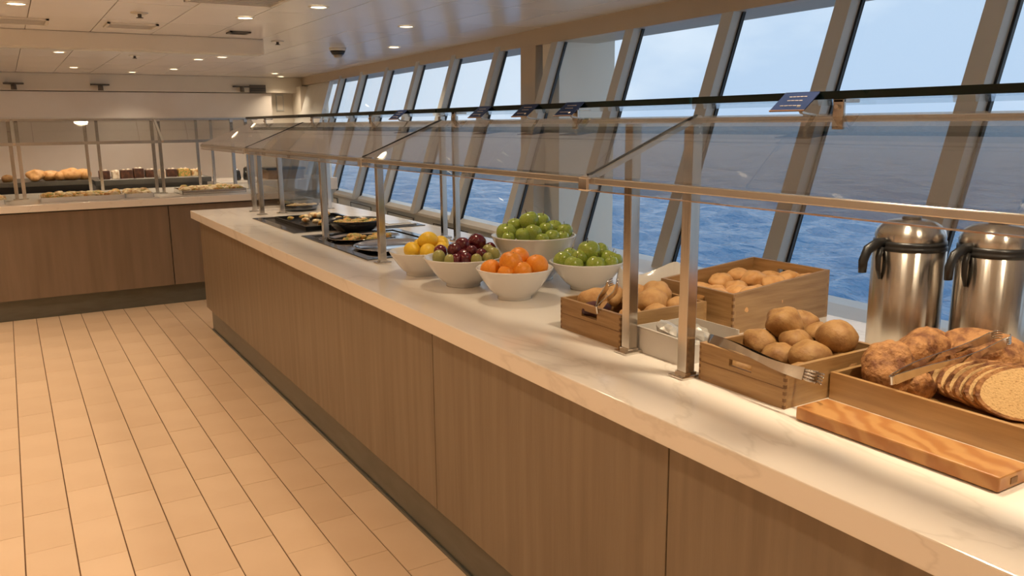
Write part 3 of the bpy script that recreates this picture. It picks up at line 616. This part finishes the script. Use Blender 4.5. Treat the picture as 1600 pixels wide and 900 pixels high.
# ---- rolls
def roll(name, x, y, z, r, m, label, group, seed, sq=(1, 1, .82), lump=.12, cat='bread roll'):
    o = link(name, B().blob((0, 0, 0), r, sq, lump*1.3, seed, 24, 16).rough(r*.10, 1.1/r, seed).mesh(name, m), None, (x, y, z)); o.rotation_euler = (0, 0, seed*1.7); tag(o, label, cat, group)
RB = [(1.545, 1.365, .975, .040, 'brown roll at the left end of the roll crate'), (1.600, 1.345, 1.022, .046, 'big brown roll on top left of the roll pile'), (1.668, 1.350, 1.010, .040, 'lighter roll behind the top left one'), (1.665, 1.290, .995, .034, 'small pale roll in the middle back of the pile'),
      (1.520, 1.285, .962, .038, 'brown roll at the front edge, centre left, by the tongs'), (1.580, 1.285, .985, .040, 'long brown roll in the middle of the pile'), (1.545, 1.215, .975, .044, 'big brown roll at the front right of the pile'), (1.625, 1.205, 1.010, .049, 'dark round roll on top right, nearest the loaf'),
      (1.600, 1.170, .955, .034, 'small roll under the dark round one'), (1.500, 1.195, .942, .036, 'flat roll at the front right corner of the crate'), (1.455, 1.340, .930, .030, 'small roll under the tongs'), (1.66, 1.25, .95, .04, 'roll low at the back of the roll crate'), (1.60, 1.33, .955, .04, 'roll low in the middle of the roll crate')]
for i, (x, y, z, r, l) in enumerate(RB): roll('bread_roll', x, y, z, r, 'roll', l, 'brown rolls in the near crate', i+1, (1.08, .98, .84))
RA = [(1.462, 1.935, .990, .043, 'pale roll at the left end of the far crate'), (1.530, 1.945, .993, .040, 'pale roll behind the tongs in the far crate'), (1.590, 1.825, .988, .046, 'round roll right of the steel post'), (1.645, 1.865, 1.000, .045, 'roll at the back right of the far crate'), (1.60, 1.91, .995, .040, 'roll at the back middle of the far crate'),
      (1.560, 1.77, .965, .036, 'roll at the near end of the far crate'), (1.655, 1.78, .972, .038, 'roll in the near back corner of the far crate'), (1.49, 1.80, .955, .036, 'roll below the tongs in the far crate'), (1.63, 1.95, .96, .036, 'roll in the far back corner of the crate')]
for i, (x, y, z, r, l) in enumerate(RA): roll('bread_roll', x, y, z, r, 'rollpale', l, 'pale rolls in the far crate', i+40, (1.08, 1, .84))
roll('dark_bread', 1.428, 1.885, .975, .032, 'jam', 'small dark purple fruit bread beside the tongs in the far crate', 'pale rolls in the far crate', 60, (1.0, 1.5, .7), .1, 'bread')
names = ['near left', 'second along the near side', 'middle of the near side', 'fourth along the near side', 'near right']
rows = ['front row', 'second row', 'third row', 'back row']; k = 0
for a in range(5):
    for c in range(4):
        x = 1.797+a*.083+(c % 2)*.012; y = 1.700+c*.074; k += 1
        zz = .972+.012*math.sin(a*1.9+c)+.022*(a/4)
        roll('golden_bun', min(x, 2.125), y, zz, .041, 'bun', 'glossy golden bun, %s from the window side, %s' % (['fifth', 'fourth', 'third', 'second', 'first'][a], rows[c]+' counted from the near side'), 'golden buns in the tall crate', k+80, (1.05, 1.0, .78), .14, 'bun')

# ---- crusty loaves and slices
def slice_(x, y, z, w, h, t, lean, turn, label, cut=False, seed=0):
    rn = random.Random(seed); n = 26; pts = []
    for i in range(n):
        a = 2*PI*i/n; px = math.cos(a)*w*(1+.03*math.sin(3*a+seed)); pz = math.sin(a)*h
        if pz < 0: pz *= .75; px *= 1.02
        pts.append((px, pz+h*.75))
    r = thing('bread_slice', (x, y, z), label, 'bread slice', 'slices of the rustic loaf in the wooden tray'); r.rotation_euler = (lean, 0, turn)
    cr = B(); vs = [(p[0], -t/2, p[1]) for p in pts]+[(p[0], t/2, p[1]) for p in pts]; inn = [(p[0]*.92, -t/2-.0006, (p[1]-h*.75)*.9+h*.75) for p in pts]+[(p[0]*.92, t/2+.0006, (p[1]-h*.75)*.9+h*.75) for p in pts]
    cr.add(vs+inn, [(i, (i+1) % n, (i+1) % n+n, i+n) for i in range(n)]+[(i, i+2*n, (i+1) % n+2*n, (i+1) % n) for i in range(n)]+[(i+n, (i+1) % n+n, (i+1) % n+3*n, i+3*n) for i in range(n)], False)
    part('crust', cr, 'crust', r)
    c2 = B(); c2.add(inn, [tuple(range(n)), tuple(reversed(range(n, 2*n)))]); part('crumb', c2, 'crumb', r)
ords = ['sixth', 'fifth', 'fourth', 'third', 'second', 'first']; TURN = -.72
for i in range(7):
    last = i == 6; q_ = .024*(6-i)
    slice_(1.700+q_*.30, .800+q_*1.18, .9115, .086+.002*i, .050+.0028*i, .017, -.42, TURN+.03*((i*5) % 3-1), 'big bread slice with its pale cut face showing, nearest the camera' if last else 'crusty bread slice, %s behind the one with the open cut face' % ords[i], last, i)
def loaf(x, y, z, r, sq, seed, label, rz=0, m='crust', lump=.2):
    o = link('rustic_loaf', B().blob((0, 0, 0), r, sq, lump, seed, 56, 36).rough(r*.15, 1.0/r, seed, ridge=.6).mesh('rustic_loaf', m), None, (x, y, z)); o.rotation_euler = (0, 0, rz); tag(o, label, 'bread', 'rustic loaves in the tray')
loaf(1.620, 1.055, .972, .068, (1.0, .85, .98), 3, 'crusty loaf end standing at the left end of the tray')
loaf(1.735, 1.060, .985, .072, (1.15, .85, .92), 5, 'crusty loaf piece behind the left end piece')
loaf(1.815, .965, .985, .082, (.95, 1.25, .85), 8, 'long brown loaf lying at the back of the tray behind the tongs', .5)
loaf(1.640, 1.000, .944, .036, (1.0, .6, .9), 9, 'small heel of bread leaning beside the left loaf end', -.6)
loaf(1.815, .745, .955, .062, (1.1, 1.5, .8), 12, 'uncut rear part of the loaf at the back right of the tray', .1)

# ---- tongs
def tongs(A, Bp, spread, label, upv=(0, 0, 1), claw=True, wid=.012):
    """A = spring end, Bp = gripping end"""
    A = Vector(A); Bp = Vector(Bp); r = thing('serving_tongs', tuple(A), label, 'tongs', 'steel serving tongs on the bread'); ax = (Bp-A); L_ = ax.length; ax.normalize(); sd = ax.cross(Vector(upv)).normalized(); u = sd.cross(ax)
    for s in (-1, 1):
        P = []; WH = []
        for k in range(13):
            t = k/12; off = spread*(.15+.85*math.sin(min(t*1.25, 1)*PI/2))*(1-.25*t); P.append(tuple(ax*(L_*t)+sd*(s*off)+u*(.004*math.sin(t*6))))
            WH.append((.0012, wid*(.55+.5*abs(1-2*t)**1.4)))
        arm = part('arm', B().sweep(P, WH, 4, tuple(u)), 'chrome', r)
        if claw:
            q = B(); e_ = Vector(P[-1])
            for k in range(4):
                o_ = u*((k-1.5)*wid*.5); q.sweep([tuple(e_-ax*.004+o_*.8), tuple(e_+ax*.010+o_), tuple(e_+ax*.018+o_*1.05-sd*s*.004), tuple(e_+ax*.021+o_*1.05-sd*s*.010)], [(.0008, .0026), (.0009, .0026), (.0009, .002), (.0008, .0012)], 6, tuple(u))
            part('claw', q, 'chrome', arm)
    q = B(); q.sweep([tuple(sd*spread*.15*math.cos(a)*1+ax*(-.01*math.sin(a))) for a in [PI*k/8 for k in range(9)]], [(.0012, wid*.9)]*9, 4, tuple(u)); part('spring_bend', q, 'chrome', r)
    return r
tongs((1.398, 1.385, .997), (1.385, 1.085, .990), .030, 'steel tongs lying across the front edge of the roll crate', (.35, 0, 1), True, .013)
tongs((1.520, .985, .985), (1.770, .915, 1.050), .026, 'large steel tongs lying on the sliced loaf in the tray', (-.3, 0, 1), True, .0105)
tongs((1.372, 1.80, 1.000), (1.47, 1.86, 1.045), .020, 'small steel tongs stuck in the far roll crate left of the post', (0, 0, 1), True, .013)

# ---- airpots
def airpot(x, y, label):
    r = thing('airpot', (x, y, .9), label, 'coffee dispenser', 'steel airpots by the window', 2.95); R, H = .088, .285
    part('body', B().lathe([(0, 0), (R-.004, 0), (R, .006), (R, H), (R-.006, H+.004), (0, H+.004)], 48), 'pump', r)
    part('base_ring', B().lathe([(R-.002, 0), (R+.002, .001), (R+.002, .012), (R, .014)], 48), 'black', r)
    part('collar', B().lathe([(R-.012, H), (R+.0008, H+.001), (R+.0008, H+.010), (R-.0015, H+.012), (R-.0005, H+.015), (R-.001, H+.024), (R-.02, H+.026)], 48), 'black', r)
    part('lid_dome', B().lathe([(R-.004, H+.025), (R-.003, H+.036), (R-.007, H+.050), (R-.017, H+.063), (R-.032, H+.072), (R-.05, H+.076), (0, H+.078)], 48), 'pump', r)
    part('push_button', B().cyl((0, 0, H+.078), .024, .006, 20, .020), 'black', r)
    hd = part('handle', B().sweep([(R-.012, 0, H+.022), (R+.02, 0, H+.020), (R+.048, 0, H+.006), (R+.060, 0, H-.022), (R+.060, 0, H-.052)], [(.013, .007), (.014, .008), (.014, .010), (.013, .010), (.012, .007)], 8, (0, 1, 0)), 'black', r)
    part('spout', B().sweep([(R+.004, 0, H+.010), (R+.012, 0, H-.016), (R+.010, 0, H-.046), (R+.003, 0, H-.072)], [(.009, .008), (.008, .008), (.006, .007), (.004, .004)], 8, (0, 1, 0)), 'black', hd)
    part('lid_hinge', B().box((-R-.012, -.014, H+.028), (-R+.01, .014, H+.046), .003), 'black', r)
airpot(1.965, 1.262, 'steel airpot with black handle, standing left of the other behind the bread')
airpot(2.045, 1.085, 'steel airpot with black handle at the right frame edge')

# ================================================================== FAR COUNTER
YF, ZF = 7.42, .92; FO = (0, 7.46, 0)
fb = thing('counter_base', FO, 'brown oak front base of the far serving counter across the aisle end', 'counter')
part('carcass', rel(B().box((-4.0, 7.5, .17), (2.1, 8.7, ZF-TH)), FO), 'kick', fb)
for a, c in ((-4.0, -1.30), (-1.30, 1.12), (1.12, 2.12)):
    part('front_panel', rel(B().box((a+.003, 7.46, .172), (c-.003, 7.498, ZF-TH-.012), .0015), FO), 'grey_oak', fb)
part('toe_kick', rel(B().box((-4.0, 7.514, 0), (2.08, 8.6, .172)), FO), 'kick', fb)
ct2 = link('countertop', B().box((-4.05, YF, ZF-TH), (2.2, 8.75, ZF), .003).mesh('countertop', 'slab')); tag(ct2, 'white countertop of the far serving counter', 'countertop')
fg = thing('sneeze_guard', (1.0, 8.0, ZF), 'steel and glass sneeze guard over the far serving counter', 'sneeze guard'); FG = (1.0, 8.0, ZF)
def fpart(n, b, m, par=None): return part(n, rel(b, FG), m, par or fg)
for x, y in ((-2.2, 7.98), (-2.14, 7.98), (-1.05, 7.98), (.035, 7.98), (.09, 7.99), (1.12, 7.98), (1.175, 7.97), (1.80, 7.95), (1.93, 7.95)):
    o = fpart('post', B().box((x-.014, y-.014, ZF), (x+.014, y+.014, 1.57)), 'steel'); fpart('foot_plate', B().box((x-.028, y-.028, ZF), (x+.028, y+.028, ZF+.008)), 'chrome', o)
for x in (-1.3, -.4, .64, .74, 1.62, 1.76):
    o = fpart('post', B().box((x-.013, 8.66-.013, ZF), (x+.013, 8.66+.013, 1.57)), 'steel'); fpart('foot_plate', B().box((x-.026, 8.634, ZF), (x+.026, 8.686, ZF+.008)), 'chrome', o)
fpart('upper_rail', B().box((-3.9, 7.975, 1.565), (2.05, 7.995, 1.583)), 'rail'); fpart('lower_rail', B().box((-3.9, 7.64, 1.372), (1.98, 7.655, 1.396)), 'rail')
fj = [-3.9, -2.1, -1.0, .06, 1.15, 2.0]
for x in fj[1:-1]: fpart('slanted_arm', B().sweep([(x, 7.635, 1.385), (x, 7.99, 1.575)], [(.009, .009)]*2), 'rail')
for a, c in zip(fj[:-1], fj[1:]):
    fpart('glass_pane', B().prism([(7.655, 1.384), (7.975, 1.560), (7.975, 1.566), (7.655, 1.390)], 0, a+.006, c-.006), 'glass_guard')
    fpart('glass_shelf', B().box((a+.005, 7.98, 1.584), (c-.005, 8.7, 1.594)), 'glass_shelf')
# trays on the far counter
foodtray(.50, 7.78, .62, .40, ZF, 'white platter of orange and green antipasti on the far counter, left of the double posts', 'food1', 'food2', 'food_platter', 'china', 11, 60)
foodtray(.93, 7.80, .22, .40, ZF, 'pale platter of sliced meat on the far counter, just left of the double posts', 'food2', 'food1', 'food_platter', 'china', 12, 40)
foodtray(1.55, 7.86, .55, .42, ZF, 'steel tray of baked vegetables on the far counter, right of the double posts', 'food2', 'food1', 'food_platter', 'chrome', 13, 60)
foodtray(-.30, 7.78, .5, .40, ZF, 'platter on the far counter at the left frame edge', 'food1', 'food2', 'food_platter', 'china', 14, 40)
# back counter
bc = thing('back_counter', (0, 8.9, 0), 'dark serving shelf behind the far counter carrying bread loaves', 'counter')
part('body', B().box((-4, .03, 0), (.66, .7, .97)), 'black', bc); part('top', B().box((-4, 0, .97), (.68, .72, 1.012), .003), 'greyshelf', bc)
bc2 = thing('back_counter', (0, 8.9, 0), 'grey metal serving shelf behind the far counter carrying desserts', 'counter')
part('body', B().box((.72, .03, 0), (1.74, .7, .95)), 'greyshelf', bc2); part('top', B().box((.70, 0, .95), (1.78, .72, 1.0), .003), 'greyshelf', bc2)
LV = [(.215, 9.05, .10, 'left'), (.33, 9.08, .085, 'second from left'), (.42, 9.05, .075, 'middle'), (.52, 9.05, .10, 'second from right'), (.62, 9.08, .09, 'right')]
for i, (x, y, r_, l) in enumerate(LV):
    roll('far_loaf', x, y, 1.012+r_*.55, r_*.78, 'bun', 'golden bread loaf on the dark back shelf, %s of the row' % l, 'loaves on the back shelf', 120+i, (1.0, 1.3, .75), .15, 'bread')
for i, x in enumerate((-.02, -.2)):
    roll('far_loaf', x, 9.1, 1.04, .05, 'roll', 'darker bread on the back shelf near the left frame edge, %s' % ('right one' if i == 0 else 'left one'), 'loaves on the back shelf', 130+i, (1, 1, .8), .1, 'bread')
DS = [(.80, 'choc', .05, .075, 'leftmost chocolate dessert block on the grey back shelf'), (.90, 'cream_food', .035, .07, 'tall cream dessert on the grey back shelf, left'), (1.0, 'choc', .06, .075, 'chocolate dessert beside the tall cream one'), (1.11, 'choc', .05, .085, 'darkest tall dessert in the middle of the grey shelf'),
      (1.22, 'choc', .05, .07, 'chocolate dessert behind the double posts'), (1.33, 'cream_food', .03, .065, 'narrow cream dessert right of the double posts'), (1.42, 'choc', .05, .07, 'chocolate dessert right of the narrow cream one'), (1.54, 'food1', .06, .07, 'brown glazed roast on the grey shelf'), (1.66, 'food2', .05, .06, 'golden food mound at the right end of the grey shelf')]
for i, (x, m_, w_, h_, l) in enumerate(DS):
    o = thing('dessert', (x, 9.06, 1.0), l, 'dessert', 'desserts on the grey back shelf')
    w_ *= .95; h_ *= 1.2
    part('block', B().box((-w_, -.06, .006), (w_, .06, h_), .008), m_, o); part('plate', B().box((-w_-.01, -.08, 0), (w_+.01, .08, .006), .002), 'china', o)
    part('topping', B().blob((w_*.3, -.02, h_), .02, (1, 1, .6), .2, i, 8, 6).blob((-w_*.4, .0, h_), .016, (1, 1, .6), .2, i, 8, 6), 'cream_food', o)
# side table to the right of the far counter
st = thing('side_counter', (2.35, 9.0, 0), 'white side counter right of the far serving counter, partly behind the glass', 'counter')
part('body', B().box((-.45, 0, 0), (.75, .7, .80)), 'apron', st); part('top', B().box((-.48, -.03, .80), (.80, .74, .93), .004), 'slab', st)
wb = thing('wooden_box', (2.62, 9.25, .93), 'low orange-brown wooden box on the white side counter', 'box'); part('box_body', B().box((-.2, -.12, 0), (.2, .12, .10), .004), 'crate', wb); part('lid', B().box((-.22, -.14, .10), (.22, .14, .125), .004), 'blackware', wb)
for i, (x, h_, l) in enumerate(((2.12, .10, 'left'), (2.22, .13, 'right'))):
    o = thing('coffee_jug', (x, 9.25, .93), 'dark coffee jug on the side counter, %s of the pair' % l, 'jug', 'dark jugs on the side counter'); part('jug_body', B().lathe([(0, 0), (.035, 0), (.04, .02), (.03, h_), (0, h_)], 16), 'blackware', o); part('jug_lid', B().cyl((0, 0, h_), .022, .02, 12, .012), 'chrome', o)
# notice on the far wall
nt_ = thing('wall_notice', (3.80, 13.335, 1.86), 'small framed beige notice high on the far wall right of the pale panel', 'notice'); part('frame', B().box((-.06, 0, -.13), (.06, .013, .13), .002), 'mull', nt_); part('sheet', B().box((-.045, -.003, -.11), (.045, 0, .11)), 'cream', nt_)
# small fittings on the fascia
for i, (x, l) in enumerate(((.18, 'left frame edge'), (1.22, 'middle'), (3.15, 'right end'))):
    o = thing('track_spotlight', (x, 13.02, 2.06), 'small dark spotlight on the far fascia, %s' % l, 'spotlight', 'spotlights on the far fascia')
    part('mount', B().box((-.12, .03, .02), (.12, .08, .04)), 'darkvent', o); part('head', B().cyl((0, 0, -.05), .035, .08, 12, .03), 'darkvent', o)
o = thing('fascia_vent', (3.40, 13.09, 2.07), 'dark box vent at the right end of the far fascia', 'vent'); part('housing', B().box((-.12, -.02, -.07), (.12, .01, .05), .003), 'darkvent', o)
part('slat', B().box((-.11, -.026, -.01), (.11, -.02, 0)), 'gasket', o); part('slat', B().box((-.11, -.026, -.04), (.11, -.02, -.03)), 'gasket', o)

# ================================================================== CEILING FITTINGS
lens_me = B().cyl((0, 0, -.004), .048, .003, 24).mesh('lens', 'lens'); ring_me = B().lathe([(.047, -.001), (.050, -.006), (.062, -.005), (.066, -.0005)], 28).mesh('trim_ring', 'cream')
def downlight(x, y, label, group='recessed ceiling downlights', watt=1.):
    r = thing('downlight', (x, y, CEIL), label, 'ceiling light', group); link('trim_ring', ring_me, r); link('lens', lens_me, r)
    ld = bpy.data.lights.new('downlight_lamp', 'SPOT'); ld.energy = LAMP_W*watt; ld.color = LAMP_COL; ld.spot_size = math.radians(122); ld.spot_blend = .75; ld.shadow_soft_size = .06
    lo_ = bpy.data.objects.new('lamp', ld); C.objects.link(lo_); lo_.parent = r; lo_.location = (0, 0, -.02)
vis = [(.147, 5.92, 'round downlight at the upper left corner of the photo'), (1.505, 5.99, 'round downlight above the aisle edge, left of the square grille lamp'), (1.777, 5.246, 'nearest round downlight at the top, right of the ceiling grille'), (2.70, 5.97, 'round downlight near the windows, right of the smoke detector'),
       (.55, 9.47, 'round downlight beyond the beam at the left'), (1.94, 9.89, 'left of the pair of downlights beyond the beam'), (2.10, 9.45, 'right of the pair of downlights beyond the beam'), (3.30, 7.6, 'small downlight close to the window header'), (3.40, 12.1, 'farthest downlight on the right, upper one'), (3.70, 12.85, 'farthest downlight by the corner post'),
       (.83, 11.8, 'far downlight over the back shelf, left'), (1.58, 12.5, 'far downlight over the back shelf, middle'), (1.98, 11.7, 'far downlight over the back shelf, right'), (-.1, 11.9, 'far downlight at the left frame edge'), (.62, 8.40, 'downlight over the far serving counter, hidden by the beam on the left'), (1.62, 8.45, 'downlight over the far serving counter, hidden by the beam on the right')]
for x, y, l in vis: downlight(x, y, l, watt=1.9 if 8.3 < y < 8.5 else 1.)
for x in (-2.6, -1.2, .147, 1.50):
    for y in (-1.6, -.1, 1.4, 2.9, 4.4):
        downlight(x, y if x < 1 else {-.1: .25, 1.4: 1.15}.get(y, y), 'round recessed downlight outside the photo, in the near part of the ceiling', 'near ceiling downlights out of frame', 2.6 if x > 1 and -1 < y < 2 else (2.2 if x < 0 else 1.))
for x in (-2.6, -1.2):
    for y in (5.95, 7.0, 9.5, 11.8): downlight(x, y, 'round recessed downlight outside the photo, on the left part of the ceiling', 'left ceiling downlights out of frame', 2.)
sd_ = thing('smoke_detector', (2.86, 7.95, CEIL), 'dark smoke detector hanging under the glossy ceiling panels', 'smoke detector')
part('base', B().cyl((0, 0, -.025), .075, .025, 24, .085), 'cream', sd_); part('sensor', B().cyl((0, 0, -.062), .055, .037, 24, .075), 'black', sd_); part('cap', B().cyl((0, 0, -.088), .035, .026, 20, .045), 'header', sd_)
def sprinkler(x, y, l):
    o = thing('sprinkler', (x, y, CEIL), l, 'sprinkler', 'ceiling sprinklers'); part('escutcheon', B().cyl((0, 0, -.008), .05, .008, 20, .055), 'cream', o); part('head', B().cyl((0, 0, -.03), .012, .022, 12).cyl((0, 0, -.034), .022, .004, 12), 'darkvent', o)
sprinkler(.842, 6.05, 'small ceiling sprinkler above the far aisle, near the rectangular vents'); sprinkler(1.25, 9.6, 'small ceiling sprinkler beyond the beam'); sprinkler(2.15, 7.5, 'small ceiling fitting at the right end of the beam')
def vent(x, y, wx, wy, l, n=7, m='cream'):
    o = thing('air_vent', (x, y, CEIL), l, 'vent', 'ceiling vents'); q = B(); t = .02
    q.box((-wx/2, -wy/2, -.012), (wx/2, -wy/2+t, -.0005)).box((-wx/2, wy/2-t, -.012), (wx/2, wy/2, -.0005)).box((-wx/2, -wy/2, -.012), (-wx/2+t, wy/2, -.0005)).box((wx/2-t, -wy/2, -.012), (wx/2, wy/2, -.0005)); part('frame', q, m, o)
    part('backing', B().box((-wx/2+t, -wy/2+t, -.003), (wx/2-t, wy/2-t, -.0008)), 'darkvent', o)
    for k in range(n):
        yy = -wy/2+t+(k+.5)*(wy-2*t)/n; part('slat', B().box((-wx/2+t, yy-.006, -.010), (wx/2-t, yy+.004, -.005)), m, o)
vent(1.25, 5.12, .52, .42, 'large square louvred grille at the top of the photo')
vent(.10, 6.82, .50, .34, 'rectangular ceiling vent in front of the beam at the left', 5)
vent(.88, 6.80, .34, .30, 'rectangular ceiling vent in front of the beam, right of the left one', 5)
vent(1.68, 6.93, .16, .16, 'small dark square vent in front of the beam', 3, 'darkvent')
